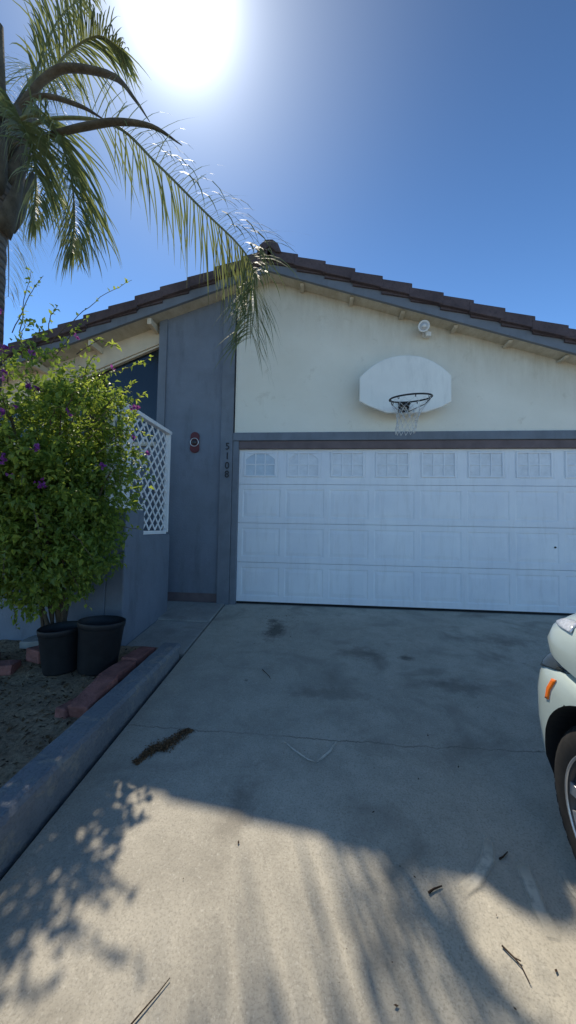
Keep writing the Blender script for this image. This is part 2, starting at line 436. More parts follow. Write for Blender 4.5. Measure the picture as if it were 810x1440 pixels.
for sgn, xe in ((-1, XL), (1, XE)):
    L = abs(xe-RX); n = int(L/step)+1
    for i in range(n):
        d0 = i*step-.03; d1 = min(d0+step+.045, L+.06)
        jz = random.uniform(-.010, .010); jl = random.uniform(-.012, .012); d1 += jl
        za, zb = RZ+.235-RS*d0+jz, RZ+.235-RS*d1+.048+jz
        la, lb = RZ+.118-RS*d0+jz, RZ+.118-RS*d1+.020+jz
        y0 = -.285-.006*(i % 2)-.004
        pts = [(RX+sgn*d0, la), (RX+sgn*d1, lb), (RX+sgn*d1, zb), (RX+sgn*d0, za)]
        rk.prism(pts, 1, y0, y0+.055+.002*(i % 3))
        pts = [(RX+sgn*d0, za-.038), (RX+sgn*d1, zb-.038), (RX+sgn*d1, zb-.001), (RX+sgn*d0, za-.001)]
        rk.prism(pts, 1, y0+.06, y0+.24)
rk.build('rake_tiles', M['tile'], roof, bevel=.006)
rc = MB()
for i in range(25):
    y0 = -.32+i*.39; h = .004*(i % 2)
    pr = [(-.165,-.06),(-.12,.055),(-.045,.115),(.045,.115),(.12,.055),(.165,-.06),(.10,-.06),(.0,.03),(-.10,-.06)]
    rc.prism([(RX+a, RZ+.235+b+h) for a, b in pr], 1, y0, y0+.41)
rc.build('ridge_cap', M['tile'], roof, bevel=.008)
mo = MB(); mo.box(RX-.10, RX+.10, -.285, -.23, RZ+.12, RZ+.26); mo.build('ridge_mortar', M['stone'], roof)
for i in range(9):
    x = .85+.66*i
    if x > 5.2: break
    t = MB(); z = under(x)
    t.prism([(-.165, z-.012), (-.165, z-.02), (-.14, z-.036), (0, z-.040), (0, z-.012)], 0, x-.026, x+.026)
    t.build('rafter_tail', M['stucco'], roof, bevel=.005)
for x in (-1.25, -2.1, -2.95, -3.8):
    t = MB(); z = under(x); t.box(x-.03, x+.03, -.18, .08, z-.10, z-.012); t.build('rafter_tail', M['cream'], roof, bevel=.005)

# garage door: four sections, the top one with eight window inserts
GD = MB(); GD.box(.02, 4.745, .095, .12, 0.002, 2.12)
gd = GD.build('garage_door', M['door'], H)
P, X0, SH = .593, .008, .533
for r in range(4):
    m = MB(); zb = .004+r*SH; zt = zb+SH-.0045; yf = .045+(.004 if r == 0 else 0)
    if r == 3: zt = 2.13
    for c in range(8):
        xa, xb = X0+c*P, X0+(c+1)*P
        A = [(xa, zb), (xb, zb), (xb, zt), (xa, zt)]
        if r < 3: pl, pr_, pb, pt = xa+.062, xb-.010, zb+.075, zt-.065
        else: pl, pr_, pb, pt = xa+.052, xb-.052, zb+.085, 2.055
        def rect(i): return [(pl+i, pb+i), (pr_-i, pb+i), (pr_-i, pt-i), (pl+i, pt-i)]
        rings = [(A, yf), (rect(0), yf), (rect(.012), yf+.0065), (rect(.022), yf+.0065), (rect(.062), yf+.0005)] if r < 3 else [(A, yf), (rect(0), yf), (rect(.010), yf+.005)]
        vs = [(x, y, z) for R_, y in rings for x, z in R_]
        fs = []
        for q in range(len(rings)-1):
            for i in range(4): fs.append((q*4+i, q*4+(i+1)%4, (q+1)*4+(i+1)%4, (q+1)*4+i))
        fs.append(tuple((len(rings)-1)*4+i for i in range(4)))
        m.add(vs, fs)
    XE_ = X0+8*P
    m.add([(X0, yf, zt), (XE_, yf, zt), (XE_, yf+.045, zt), (X0, yf+.045, zt), (X0, yf, zb), (XE_, yf, zb), (XE_, yf+.045, zb), (X0, yf+.045, zb)],
          [(0, 1, 2, 3), (4, 5, 6, 7)])
    m.build('door_section', M['door'], gd)
for c in range(8):
    xa, xb = X0+c*P+.075, X0+(c+1)*P-.075; zb, zt = 1.705, 2.045; yf = .034
    m = MB(); t = .022
    m.box(xa, xa+t, yf, .052, zb, zt); m.box(xb-t, xb, yf, .052, zb, zt); m.box(xa+t, xb-t, yf, .052, zb, zb+t); m.box(xa+t, xb-t, yf, .052, zt-t, zt)
    wv = (xb-xa-2*t)/3; hm = (zb+zt)/2
    for q in (1, 2): m.box(xa+t+q*wv-.008, xa+t+q*wv+.008, yf+.004, .052, zb+t, zt-t)
    m.box(xa+t, xb-t, yf+.006, .0515, hm-.008, hm+.008)
    if c in (0, 1):
        # arched head: corner fillets
        for sg, xc in ((1, xa+t), (-1, xb-t)):
            pts = [(xc, zt-t)]
            for q in range(8):
                a = q/7; pts.append((xc+sg*wv*1.05*a, zt-t-.075*(1-a)**2.0-.004))
            pts = pts if sg == 1 else pts[::-1]
            m.prism(pts, 1, yf+.003, .0505)
    ins = m.build('window_insert', M['door'], gd, bevel=.003, seg=1)
    p = MB(); p.box(xa+t, xb-t, .0475, .0530, zb+t, zt-t); p.build('pane', M['pane1'] if c == 0 else M['pane'], gd)
s_ = MB(); s_.box(.012, 4.748, .06, .09, -.028, .002); s_.build('bottom_seal', M['rubber'], gd)
s_ = MB(); s_.lathe([(0,0),(.012,0),(.012,.012),(0,.012)], (4.10, .046, .822), (0,-1,0), 12); s_.build('keyhole', M['black'], gd)

# house number, upright column of four digits on the trim post
hn = thing('house_number', 'black house number 5108 reading downward on the grey post beside the garage door', 'house number', (-.139, -.036, 1.9))
for ch, z in (('5', 2.105), ('1', 1.972), ('0', 1.842), ('8', 1.722)):
    cu = bpy.data.curves.new('digit', 'FONT'); cu.body = ch; cu.size = .135; cu.extrude = .004; cu.align_x = 'CENTER'; cu.align_y = 'CENTER'
    to = bpy.data.objects.new('tmp', cu); COL.objects.link(to); bpy.context.view_layer.update()
    me = bpy.data.meshes.new_from_object(to.evaluated_get(bpy.context.evaluated_depsgraph_get())); bpy.data.objects.remove(to)
    me.name = 'digit'; me.materials.clear(); me.materials.append(M['numb'])
    o = bpy.data.objects.new('digit', me); COL.objects.link(o); o.parent = hn
    o.location = (0, -.006, z-1.9); o.rotation_euler = (PI/2, 0, 0); o.scale = (.95, 1, 1)

# red plaque
pl = thing('wall_plaque', 'narrow dark red plaque with a pale ring hung on the grey wall', 'wall plaque', (-.612, -.004, 2.17))
m = MB()
pts = [(.062*math.cos(a), .085+.062*math.sin(a)) for a in lspace(0, PI, 12)]+[(-.062*.95, 0)]+[(.066*math.cos(a), -.085+.060*math.sin(a)) for a in lspace(PI, 2*PI, 12)]+[(.062*.95, 0)]
m.prism(pts, 1, -.020, .004); m.build('plaque_board', M['red'], pl, bevel=.004)
m = MB(); m.torus((0,-.026,.0), .056, .006, (1,0,0), (0,0,1), 32, 8); m.build('ring', M['silver'], pl, smooth=True)
m = MB(); m.lathe([(0,.022),(.028,.020),(.034,.012),(.034,0),(0,0)], (0,-.020,0), (0,-1,0), 24); m.build('boss', M['rimd'], pl, smooth=True)

# ------------------------------------------------------------------ basketball hoop
bh = thing('basketball_hoop', 'wall mounted basketball hoop with off white fan shaped backboard above the garage door', 'basketball hoop', (2.18, 0, 2.6))
L = bh.location
top = [(1.613,2.635),(1.613,2.945)]
for q in range(1, 20):
    a = q/20; x = 1.613+(2.742-1.613)*a; top.append((x, 2.945+.272*(1-abs(2*a-1)**2.3)))
top += [(2.742,2.945),(2.742,2.61),(2.62,2.545),(2.42,2.480),(1.955,2.480),(1.73,2.57)]
m = MB(); m.prism(top, 1, -.245, -.205); shift(m, L).build('backboard', M['board'], bh, bevel=.012)
for x in (1.98, 2.36):
    m = MB(); m.box(x-.025, x+.025, -.205, -.001, 2.60, 2.64); m.box(x-.025, x+.025, -.205, -.001, 2.95, 2.99); m.box(x-.03, x+.03, -.204, -.17, 2.58, 3.02)
    shift(m, L).build('mounting_bracket', M['black'], bh)
rc_, rz_ = Vector((2.15, -.635, 2.520)), .232
RU, RV = Vector((1, 0, .045)), Vector((0, 1, .155))
m = MB(); m.torus(rc_, rz_, .0095, RU, RV, 56, 10)
for a in (0.35, 1.0, 1.65, 2.4, 3.2, 3.9, 4.7, 5.5):
    c = rc_+(RU*math.cos(a)+RV*math.sin(a))*rz_; m.torus(c-Vector((0,0,.018)), .012, .0035, (math.cos(a),math.sin(a),0), (0,0,1), 12, 6)
shift(m, L).build('rim', M['black'], bh, smooth=True)
m = MB()
m.box(2.105, 2.215, -.41, -.262, 2.545, 2.553)
m.box(2.092, 2.226, -.264, -.246, 2.478, 2.612)
for sg in (-1, 1):
    a0 = rc_+RU*sg*rz_*.98+Vector((0, -.03, -.01))
    m.tube([a0, rc_+Vector((sg*.19, .10, -.035)), rc_+Vector((sg*.10, .25, -.045)), (2.157+sg*.06, -.262, 2.485)], .0055, 8)
shift(m, L).build('rim_bracket', M['black'], bh, bevel=.002)
m = MB()     # white squiggle mark on the bracket plate
for pts in ([(-.035,.045),(-.012,.03),(-.028,.0),(-.012,-.03),(-.035,-.045)], [(-.008,.035),(.012,.03),(.010,.005),(-.006,-.005),(-.004,-.032),(.014,-.030)], [(.036,.045),(.016,.015),(.030,-.012),(.020,-.045)]):
    m.tube([(2.159+a, -.2665, 2.546+b) for a, b in pts], .0042, 6)
shift(m, L).build('emblem', M['net'], bh)
m = MB(); nk = 12; rows = [(.0, .226), (.05, .20), (.10, .165), (.155, .135), (.21, .12), (.27, .112), (.33, .115), (.39, .105)]
def npnt(i, r):
    dz, R_ = rows[r]; a = 2*PI*(i+.5*(r % 2))/nk
    return rc_+RU*(R_*math.cos(a)+.012*noise.noise((i, r, 1))-.06*dz/.39)+RV*(R_*math.sin(a)*(1-.25*dz)+.012*noise.noise((i, r, 2)))*(1-dz/.5)+Vector((0, R_*math.sin(a)*dz/.6, -.02-dz+.012*noise.noise((i, r, 5))))
for r in range(len(rows)-1):
    for i in range(nk):
        for dlt in (0, -1 if r % 2 == 0 else 1):
            m.tube([npnt(i, r), npnt((i+dlt) % nk, r+1)], (.0018 if r < 2 else .0030), 5)
shift(m, L).build('net', M['net'], bh, smooth=True)

# ------------------------------------------------------------------ flood lamp
fl = thing('floodlight', 'small round white flood lamp on the stucco under the sloping eave', 'outdoor lamp', (2.47, 0, 3.61))
L = fl.location
m = MB(); m.lathe([(0,.0),(.05,.0),(.052,.02),(.045,.032),(0,.032)], (2.50,0,3.605), (0,-1,0), 24); shift(m, L).build('wall_plate', M['lampw'], fl, smooth=False)
m = MB(); m.tube([(2.50,-.03,3.605),(2.495,-.07,3.60),(2.475,-.10,3.615)], .013, 10); m.box(2.475,2.545,-.085,-.03,3.545,3.60); shift(m, L).build('arm', M['lampw'], fl, bevel=.004)
ax = Vector((-.22, -1, -.22)).normalized(); c = Vector((2.445, -.09, 3.645))
m = MB(); m.lathe([(0,-.07),(.028,-.068),(.040,-.04),(.050,.0),(.066,.05),(.072,.085),(.066,.088),(.052,.078)], c, ax, 28); shift(m, L).build('lamp_head', M['lampw'], fl, smooth=True)
m = MB(); m.lathe([(.053,.076),(.035,.084),(.0,.088)], c, ax, 28); shift(m, L).build('lens', M['lens'], fl, smooth=True)
m = MB(); m.lathe([(.024,.088),(.022,.096),(.0,.099)], c, ax, 20); shift(m, L).build('bulb', M['lampw'], fl, smooth=True)

# ------------------------------------------------------------------ garden wall and lattice
gw = thing('garden_wall', 'low stepped blue grey stucco wall with rounded corners behind the pots', 'wall', (-.86, -1.41, -.15))
L = gw.location
m = MB()
def rcorn(y, z, r, n=6): return [(y-r+r*math.cos(a), z-r+r*math.sin(a)) for a in lspace(0, PI/2, n)]
poly = [(-1.41, -.35), (-.37, -.25)] + rcorn(-.37, .905, .05) + [(-1.045, .905)] + rcorn(-1.04, 1.170, .05)[1:] + [(-1.41, 1.170)]
m.prism(poly, 0, -.96, -.77)
m.box(-4.6, -.96, -1.41, -1.23, -.35, 1.169)
gwo = shift(m, L).build('wall_body', M['grey'], gw, bevel=.014)
ls = thing('lattice_screen', 'white diagonal lattice screen with posts standing on the stepped grey wall', 'lattice screen', (-.80, -.9, .9))
L = ls.location
def lattice(y0, y1, z0, z1, x, sp=.105, wd=.030):
    m = MB(); Lz, Ly = z1-z0, y1-y0
    for sg, xo in ((1, 0.0), (-1, .0075)):
        c = -Lz-1
        while c < Ly+Lz+1:
            # line y = y0 + c + sg*(z-z0) clipped to the rectangle
            pts = []
            za, zb = 0, Lz
            ya, yb = c+(sg*za), c+(sg*zb)
            t0, t1 = 0., 1.
            dy_ = yb-ya
            for lo in ((0-ya)/dy_, (Ly-ya)/dy_): pts.append(lo)
            t0, t1 = max(0, min(pts)), min(1, max(pts))
            if t1-t0 > .02:
                a = Vector((0, ya+dy_*t0, Lz*t0)); b = Vector((0, ya+dy_*t1, Lz*t1)); d = (b-a).normalized(); nrm = Vector((0, -d.z, d.y))*wd/2
                q = [a+nrm, a-nrm, b-nrm, b+nrm]
                m.prism([(y0+min(max(p.y, 0), Ly), z0+min(max(p.z, 0), Lz)) for p in q], 0, x+xo, x+xo+.007)
            c += sp*math.sqrt(2)
    return m
shift(lattice(-1.03, -.45, .95, 2.16, -.815), L).build('lattice_panel', M['white'], ls)
shift(lattice(-1.335, -1.035, 1.20, 2.16, -.815), L).build('lattice_panel', M['white'], ls)
shift(lattice(-1.64, -1.50, 1.20, 2.16, -.815), L).build('lattice_panel', M['white'], ls)
for y0, y1, z0 in ((-1.495, -1.345, 1.171), (-.45, -.41, .93), (-1.68, -1.64, 1.18)):
    m = MB(); m.box(-.835, -.778, y0, y1, z0, 2.17); shift(m, L).build('post', M['white'], ls, bevel=.004)
m = MB(); m.box(-.845, -.77, -1.69, -.40, 2.171, 2.215); shift(m, L).build('top_rail', M['white'], ls, bevel=.005)
for y0, y1, z0, z1 in ((-1.03, -.452, .908, .95), (-1.343, -1.045, 1.172, 1.205), (-1.64, -1.497, 1.172, 1.205)):
    m = MB(); m.box(-.832, -.785, y0, y1, z0, z1); shift(m, L).build('bottom_rail', M['white'], ls, bevel=.004)

# ------------------------------------------------------------------ bed: pots, bricks, stones
def pot(x, y, R, h, label, tilt):
    zb = bedz(x, y)-.005
    t = thing('nursery_pot', label, 'plant pot', (x, y, zb), 'black nursery pots by the wall')
    t.rotation_euler = tilt
    m = MB()
    m.lathe([(0,.0),(R*.80,.0),(R*.82,.012),(R*.97,h-.055),(R*.985,h-.05),(R*1.0,h-.048),(R*1.02,h-.008),(R*1.005,h),(R*.965,h-.002),(R*.95,h-.06),(R*.80,.05),(0,.05)], (0,0,0), (0,0,1), 40)
    m.build('pot_body', M['plast'], t, smooth=True)
    s = MB(); s.lathe([(R*.82,h*.35),(0,h*.37)], (0,0,0), (0,0,1), 30); s.build('potting_soil', M['soil'], t)
    for a in (-1.2, -1.9):
        hm = MB(); c = Vector((R*.93*math.cos(a), R*.93*math.sin(a), h*.62))
        hm.tube([c+Vector((0,0,.12)), c+Vector((.012*math.cos(a),.012*math.sin(a),.02)), c+Vector((-.02,0,-.09))], .004, 6)
    return t
pot(-.72, -1.86, .182, .41, 'larger black plastic nursery pot leaning near the wall corner', (-.02, .06, .4))
pot(-1.01, -1.90, .165, .36, 'smaller black plastic nursery pot left of the larger pot', (.02, -.05, .2))
def brick(x, y, rz, lx, ly, lz, label, tz=0, tilt=(0,0), mat='brick', name='edging_brick', cat='brick', grp='pink edging bricks in the bed'):
    m = MB()
    n = 5
    vs = []
    m.box(-lx/2, lx/2, -ly/2, ly/2, 0, lz)
    o = m.build(name, M[mat], None, bevel=.010)
    bm = bmesh.new(); bm.from_mesh(o.data); bmesh.ops.subdivide_edges(bm, edges=bm.edges, cuts=3, use_grid_fill=True)
    for v in bm.verts: v.co += Vector(noise.noise_vector((v.co+Vector((x*9, y*9, 0)))*14))*.006
    bm.to_mesh(o.data); bm.free()
    o.location = (x, y, bedz(x, y)-.012+tz); o.rotation_euler = (tilt[0], tilt[1], rz)
    tag(o, label, cat, grp); return o
brick(-.425, -1.72, 1.50, .30, .15, .09, 'pink edging brick farthest up the kerb, next to the walkway', .02)
brick(-.435, -2.03, 1.56, .29, .15, .09, 'second pink edging brick along the kerb, in front of the larger pot', .02)
brick(-.400, -2.36, 1.52, .32, .15, .095, 'pink edging brick leaning beside the middle of the kerb, third from the walkway', .03, (0.0, -.25))
brick(-.50, -2.44, 1.25, .20, .10, .07, 'small pink edging brick nearest the camera, lying left of the leaning one')
brick(-1.26, -1.80, 1.3, .20, .17, .11, 'pink brick standing in the bed just left of the smaller pot', .02)
brick(-1.47, -2.00, .25, .24, .14, .08, 'flat pink brick lying in the bed left of the pots')
brick(-1.72, -1.92, .5, .22, .14, .09, 'pink brick at the left edge of the bed beside the flat brick')
brick(-1.52, -1.50, .15, .30, .22, .07, 'pale grey square stepping stone lying against the grey wall', .015, (0,0), 'stone', 'stepping_stone', 'stepping stone', None)

# leaf litter in the bed, nobody could count it
lt = MB()
for i in range(2600):
    x, y = random.uniform(-2.4, -.31), random.uniform(-4.2, -1.45); z = bedz(x, y)+.006
    r = random.uniform(.006, .022); a = random.uniform(0, 6.28)
    u = Vector((math.cos(a), math.sin(a), random.uniform(-.5, .5)))*r; v = Vector((-math.sin(a), math.cos(a), random.uniform(-.4, .4)))*r*.5; c = Vector((x, y, z))
    lt.add([c-u, c+v, c+u, c-v], [(0,1,2,3)], random.choice((0, 0, 1)), random.random())
lt = lt.build('leaf_litter', [M['dleaf'], M['twig']]); lt['kind'] = 'stuff'; lt['label'] = 'dry brown leaf litter on the planting bed'

# ------------------------------------------------------------------ debris on the drive
md = MB()
for i in range(1500):
    t = random.random(); off = random.gauss(0, .030)*(1-.55*abs(2*t-1))
    x = .105+.22*t+off*.9; y = -2.76+.30*t**.8-off*.35+.02*math.sin(t*9)
    r = random.uniform(.003, .010); c = Vector((x, y, gz(y)+.004+random.uniform(0, .012)*(1-abs(2*t-1))))
    a = random.uniform(0, 6.28); u = Vector((math.cos(a), math.sin(a), random.uniform(-.5,.5)))*r; v = Vector((-math.sin(a), math.cos(a), random.uniform(-.5,.5)))*r*.6
    md.add([c-u, c+v, c+u, c-v], [(0,1,2,3)], 0)
md = md.build('mulch_pile', M['mulch']); md['kind'] = 'stuff'; md['label'] = 'curved smear of brown mulch on the driveway'
def twig(name, label, pts, r, side=()):
    o0 = pts[0]; m = MB()
    m.tube([(x-o0[0], y-o0[1], gz(y)-gz(o0[1])+h) for x, y, h in pts], [r*(1-.5*i/(len(pts)-1)) for i in range(len(pts))], 6)
    for sp in side: m.tube([(x-o0[0], y-o0[1], gz(y)-gz(o0[1])+h) for x, y, h in sp], r*.6, 5)
    o = m.build(name, M['twig']); o.location = (o0[0], o0[1], gz(o0[1])+.003); return tag(o, label, 'twig')
twig('twig', 'long thin bent dry twig at the bottom left of the driveway', [(.60,-3.71,.004),(.632,-3.665,.005),(.66,-3.625,.004),(.682,-3.59,.005)], .0028)
twig('twig', 'forked dark dry twig lying in sun at the right of the driveway', [(1.79,-3.40,.004),(1.815,-3.43,.005),(1.828,-3.45,.004),(1.832,-3.49,.004)], .0032, ([(1.815,-3.43,.005),(1.833,-3.437,.005)],))
twig('twig', 'short dark stick in the roof shadow left of the car wheel', [(1.585,-3.26,.004),(1.61,-3.245,.005),(1.645,-3.23,.004)], .005)
twig('twig', 'short dark stick in shadow nearest the car wheel', [(1.925,-3.10,.004),(1.945,-3.09,.005),(1.975,-3.065,.004)], .0045)
twig('twig', 'thin pale curl of twig in shade on the upper driveway', [(.66,-1.66,.004),(.69,-1.71,.01),(.735,-1.765,.005),(.75,-1.80,.004)], .0035)
mk = N('pale_marking'); mv = mk.coord(); mk.base((.62, .58, .48), .9, .1)
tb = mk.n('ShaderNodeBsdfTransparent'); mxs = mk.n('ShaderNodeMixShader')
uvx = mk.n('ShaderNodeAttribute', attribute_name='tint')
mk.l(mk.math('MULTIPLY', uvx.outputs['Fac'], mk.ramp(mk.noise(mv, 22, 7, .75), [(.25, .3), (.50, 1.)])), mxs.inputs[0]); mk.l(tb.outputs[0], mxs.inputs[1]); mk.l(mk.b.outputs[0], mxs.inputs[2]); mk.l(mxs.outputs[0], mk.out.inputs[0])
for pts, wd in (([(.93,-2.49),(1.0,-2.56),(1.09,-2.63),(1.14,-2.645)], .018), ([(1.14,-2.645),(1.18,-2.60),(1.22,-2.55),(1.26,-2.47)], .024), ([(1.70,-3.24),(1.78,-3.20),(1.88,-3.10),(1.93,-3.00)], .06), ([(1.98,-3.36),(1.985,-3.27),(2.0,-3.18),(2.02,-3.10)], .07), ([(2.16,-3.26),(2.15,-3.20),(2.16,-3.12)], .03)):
    sc_ = MB(); cpt = [Vector((x, y, 0)) for x, y in pts]; vs = []; tv = []  # pale strips: a V in mid drive, and rub scuffs nearer the car
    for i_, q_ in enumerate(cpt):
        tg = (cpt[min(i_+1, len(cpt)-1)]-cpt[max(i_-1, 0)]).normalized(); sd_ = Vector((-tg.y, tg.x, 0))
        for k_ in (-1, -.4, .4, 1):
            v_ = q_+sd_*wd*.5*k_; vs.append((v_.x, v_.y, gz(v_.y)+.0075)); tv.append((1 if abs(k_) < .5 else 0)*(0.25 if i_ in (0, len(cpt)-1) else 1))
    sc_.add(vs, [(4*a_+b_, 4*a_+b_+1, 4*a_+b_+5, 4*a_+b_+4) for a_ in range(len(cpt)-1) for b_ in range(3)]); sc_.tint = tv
    struct(sc_.build('pale_mark', mk.m))
cr = MB()
for i in range(300):
    if i < 190: x, y = random.gauss(.66, .14), random.gauss(-.62, .16)
    else: x, y = random.uniform(0, 2.4), random.uniform(-4.0, -.2)
    r = random.choice((.002, .003, .004, .005, .006, .009)); c = Vector((x, y, gz(y)+.006)); a = random.uniform(0, 6.28)
    u = Vector((math.cos(a), math.sin(a), random.uniform(-.3,.3)))*r; v = Vector((-math.sin(a), math.cos(a), random.uniform(-.3,.3)))*r*.5
    cr.add([c-u, c+v, c+u, c-v], [(0,1,2,3)])
cr = cr.build('driveway_crumbs', M['twig']); cr['kind'] = 'stuff'; cr['label'] = 'scattered dark leaf crumbs on the driveway'

# ------------------------------------------------------------------ foliage helpers
def leaf(m, c, d, up, ln, wd, mi=0, tint=.5, fold=.25):
    d = d.normalized(); s = d.cross(up)
    if s.length < 1e-3: s = d.cross(Vector((1, .3, 0)))
    s.normalize(); nn = s.cross(d)
    a, b, e = c, c+d*ln*.45, c+d*ln-nn*ln*.12
    m.add([a, b+s*wd*.5+nn*wd*fold, e, b-s*wd*.5+nn*wd*fold, b], [(0,4,1),(4,2,1),(0,3,4),(4,3,2)], mi, tint)
rv = lambda: Vector((random.gauss(0,1), random.gauss(0,1), random.gauss(0,1))).normalized()

# ------------------------------------------------------------------ shrub
sh = thing('flowering_shrub', 'large leafy green shrub with small purple flowers spilling over the grey wall', 'shrub', (-1.25, -1.72, bedz(-1.25, -1.72)))
L = Vector(sh.location)
BC = Vector((-1.33, -1.95, 1.45))
def bush_r(d):      # uneven radius in direction d
    r = 1/math.sqrt((d.x/.92)**2+(d.y/.62)**2+(d.z/(1.22 if d.z > 0 else 1.22))**2)
    return r*(1+.20*noise.noise(d*2.3+Vector((4,1,2)))+.10*noise.noise(d*6))
stems = MB(); fol = MB()
base = Vector((-1.22, -1.66, L.z))
for i in range(16):
    d = Vector((random.uniform(-1,1), random.uniform(-1,.8), random.uniform(-.5,1))).normalized(); e = BC+d*bush_r(d)*.8
    b0 = base+Vector((random.uniform(-.10,.10), random.uniform(-.07,.07), 0))
    mid = b0.lerp(e, .5)+Vector((0,0,.25)); pts = [b0, b0.lerp(mid,.5)+Vector((0,0,.15)), mid, mid.lerp(e,.6)+Vector((0,0,.08)), e]
    stems.tube([p-L for p in pts], [.016,.013,.010,.007,.003], 6)
for i in range(1950):
    d = rv(); f = random.random()**.42
    c = BC+d*bush_r(d)*f
    if noise.noise(c*2.6+Vector((3,8,1))) < -.13: continue
    sz = random.uniform(.05, .14); bright = random.random()
    nl = random.randint(14, 30)
    o = (c-BC).normalized()
    for q in range(nl):
        p = c+rv()*sz*random.random()**.5
        dd = (o*.6+rv()+Vector((0,0,-.15)))
        ln = random.uniform(.030, .070)
        leaf(fol, p-L, dd, (Vector((0,0,1))+rv()*.7), ln, ln*random.uniform(.5,.7), 1 if random.random() < .10+.25*(f > .9) else 0, min(1, max(0, bright*.6+random.uniform(0,.4))))
for i in range(420):
    d = rv(); c = Vector((-1.28, -1.98, .86))+Vector((d.x*.78, d.y*.40, d.z*.52))*random.random()**.4
    if c.z < .23+.34*max(0, c.x+1.30): continue
    sz = random.uniform(.05, .13); bright = random.random()
    for q in range(random.randint(14, 26)):
        p = c+rv()*sz*random.random()**.5; ln = random.uniform(.03, .07)
        leaf(fol, p-L, rv()+Vector((0,-.2,-.4)), Vector((0,0,1))+rv()*.7, ln, ln*random.uniform(.5,.7), 1 if random.random() < .12 else 0, min(1, bright*.6+random.uniform(0,.4)))
for i in range(135):
    d = rv()
    if i > 60: d = Vector((-.5+.5*random.gauss(0,1), -.7, .55+.4*random.gauss(0,1))).normalized()
    if d.y > .3: d.y = -d.y
    if d.z < -.3: continue
    c = BC+d*bush_r(d)*random.uniform(1.0,1.10); flo = MB()
    for q in range(random.randint(5, 13)):
        p = c+rv()*.028*random.random(); dd = rv()+d*.8
        leaf(flo, p-L, dd, rv(), random.uniform(.022,.038), .028, 0, random.random())
    flo.build('flower_cluster', M['flower'], sh)
for cx, cy, cz, sp, nn_ in ((-.66,-1.88,1.80,.13,150), (-.72,-1.92,2.02,.12,120), (-.60,-1.86,1.58,.12,150), (-.62,-1.88,1.35,.12,110), (-.85,-1.95,2.2,.14,140)):
    for q in range(nn_):
        p = Vector((cx, cy, cz))+Vector((random.gauss(0,1), random.gauss(0,.8), random.gauss(0,1)))*sp*.55
        ln = random.uniform(.03,.062); leaf(fol, p-L, rv()+Vector((.3,-.2,0)), Vector((0,0,1))+rv()*.7, ln, ln*.6, 1 if random.random() < .35 else 0, random.random())
# long wandering shoots
def shoot(pts, n, sz=.045):
    pts = [Vector(p) for p in pts]
    pp = []
    for i in range(len(pts)-1):
        for t in lspace(0, 1, 6)[:-1]: pp.append(pts[i].lerp(pts[i+1], t)+rv()*.006)
    pp.append(pts[-1])
    stems.tube([p-L for p in pp], [.0045-.0032*i/len(pp) for i in range(len(pp))], 5)
    for i in range(n):
        t = random.uniform(.1, 1)*(len(pp)-1); k_ = int(min(t, len(pp)-2)); p = pp[k_].lerp(pp[k_+1], t-k_)
        tg = (pp[k_+1]-pp[k_]).normalized(); leaf(fol, p-L, tg*.6+rv(), Vector((0,0,1))+rv()*.5, random.uniform(.6,1.2)*sz, sz*.55, 1, random.random())
SH = [
 [(-1.25,-1.9,2.60),(-1.05,-1.9,2.80),(-.80,-1.9,3.00),(-.52,-1.9,3.14)],
 [(-1.55,-1.9,2.7),(-1.52,-1.9,3.0),(-1.47,-1.9,3.28)],
 [(-1.62,-1.9,2.7),(-1.48,-1.9,3.05),(-1.35,-1.9,3.22)],
 [(-.85,-1.9,2.30),(-.60,-1.9,2.34),(-.42,-1.9,2.40),(-.32,-1.9,2.45)],
 [(-.75,-1.9,2.00),(-.50,-1.9,2.05),(-.36,-1.9,2.14)],
 [(-.70,-1.8,1.85),(-.48,-1.8,1.84),(-.34,-1.8,1.79)],
 [(-1.0,-1.9,2.5),(-.80,-1.9,2.62),(-.62,-1.9,2.55)],
 [(-.70,-1.95,1.1),(-.50,-1.95,1.0),(-.36,-1.95,.98)],
 [(-1.15,-2.0,2.4),(-.95,-2.0,2.65),(-.85,-2.0,2.75)],
]
for i, s_ in enumerate(SH): shoot(s_, (16, 12, 12, 26, 20, 16, 22, 8, 24)[i])
for i in range(60):
    d = rv(); d.y = -abs(d.y) if random.random() < .7 else d.y
    a = BC+d*bush_r(d)*.85; shoot([a, a+d*.14+Vector((0,0,.03)), a+d*.27+Vector((random.uniform(-.06,.06),0,-.03))], 12, .05)
stems.build('stems', M['stem'], sh); fol.build('foliage', [M['leaf'], M['shoot']], sh)

# ------------------------------------------------------------------ palm
PX, PY = -2.93, -.92
pm = thing('palm_tree', 'tall feather palm with drooping fronds hanging over the roof edge', 'palm tree', (PX, PY, -.3))
L = Vector(pm.location)
tr = MB(); hs = lspace(-.4, 5.15, 40)
tr.tube([Vector((PX+.02*math.sin(h), PY, h))-L for h in hs], [.18+.035*math.exp(-(h+.4)*1.2)+.008*math.sin(h*21)+(.0 if h < 4.6 else (h-4.6)*.13) for h in hs], 18)
tr.build('trunk', M['bark'], pm, smooth=True)
bt = MB()      # split leaf bases clasping the crown
for i in range(20):
    a = i*2.4; h = 4.55+.075*i
    o = Vector((math.cos(a), math.sin(a), 0)); b = Vector((PX, PY, h)); ex = random.uniform(.6, 1.0)
    bt.tube([b+o*.15-L, b+o*.235+Vector((0,0,.20))-L, b+o*.30+Vector((0,0,.5*ex))-L, b+o*.40+Vector((0,0,.95*ex))-L], [.13,.12,.085,.035], 9, flat=.45)
bt.build('leaf_bases', M['spathe'], pm, smooth=True)
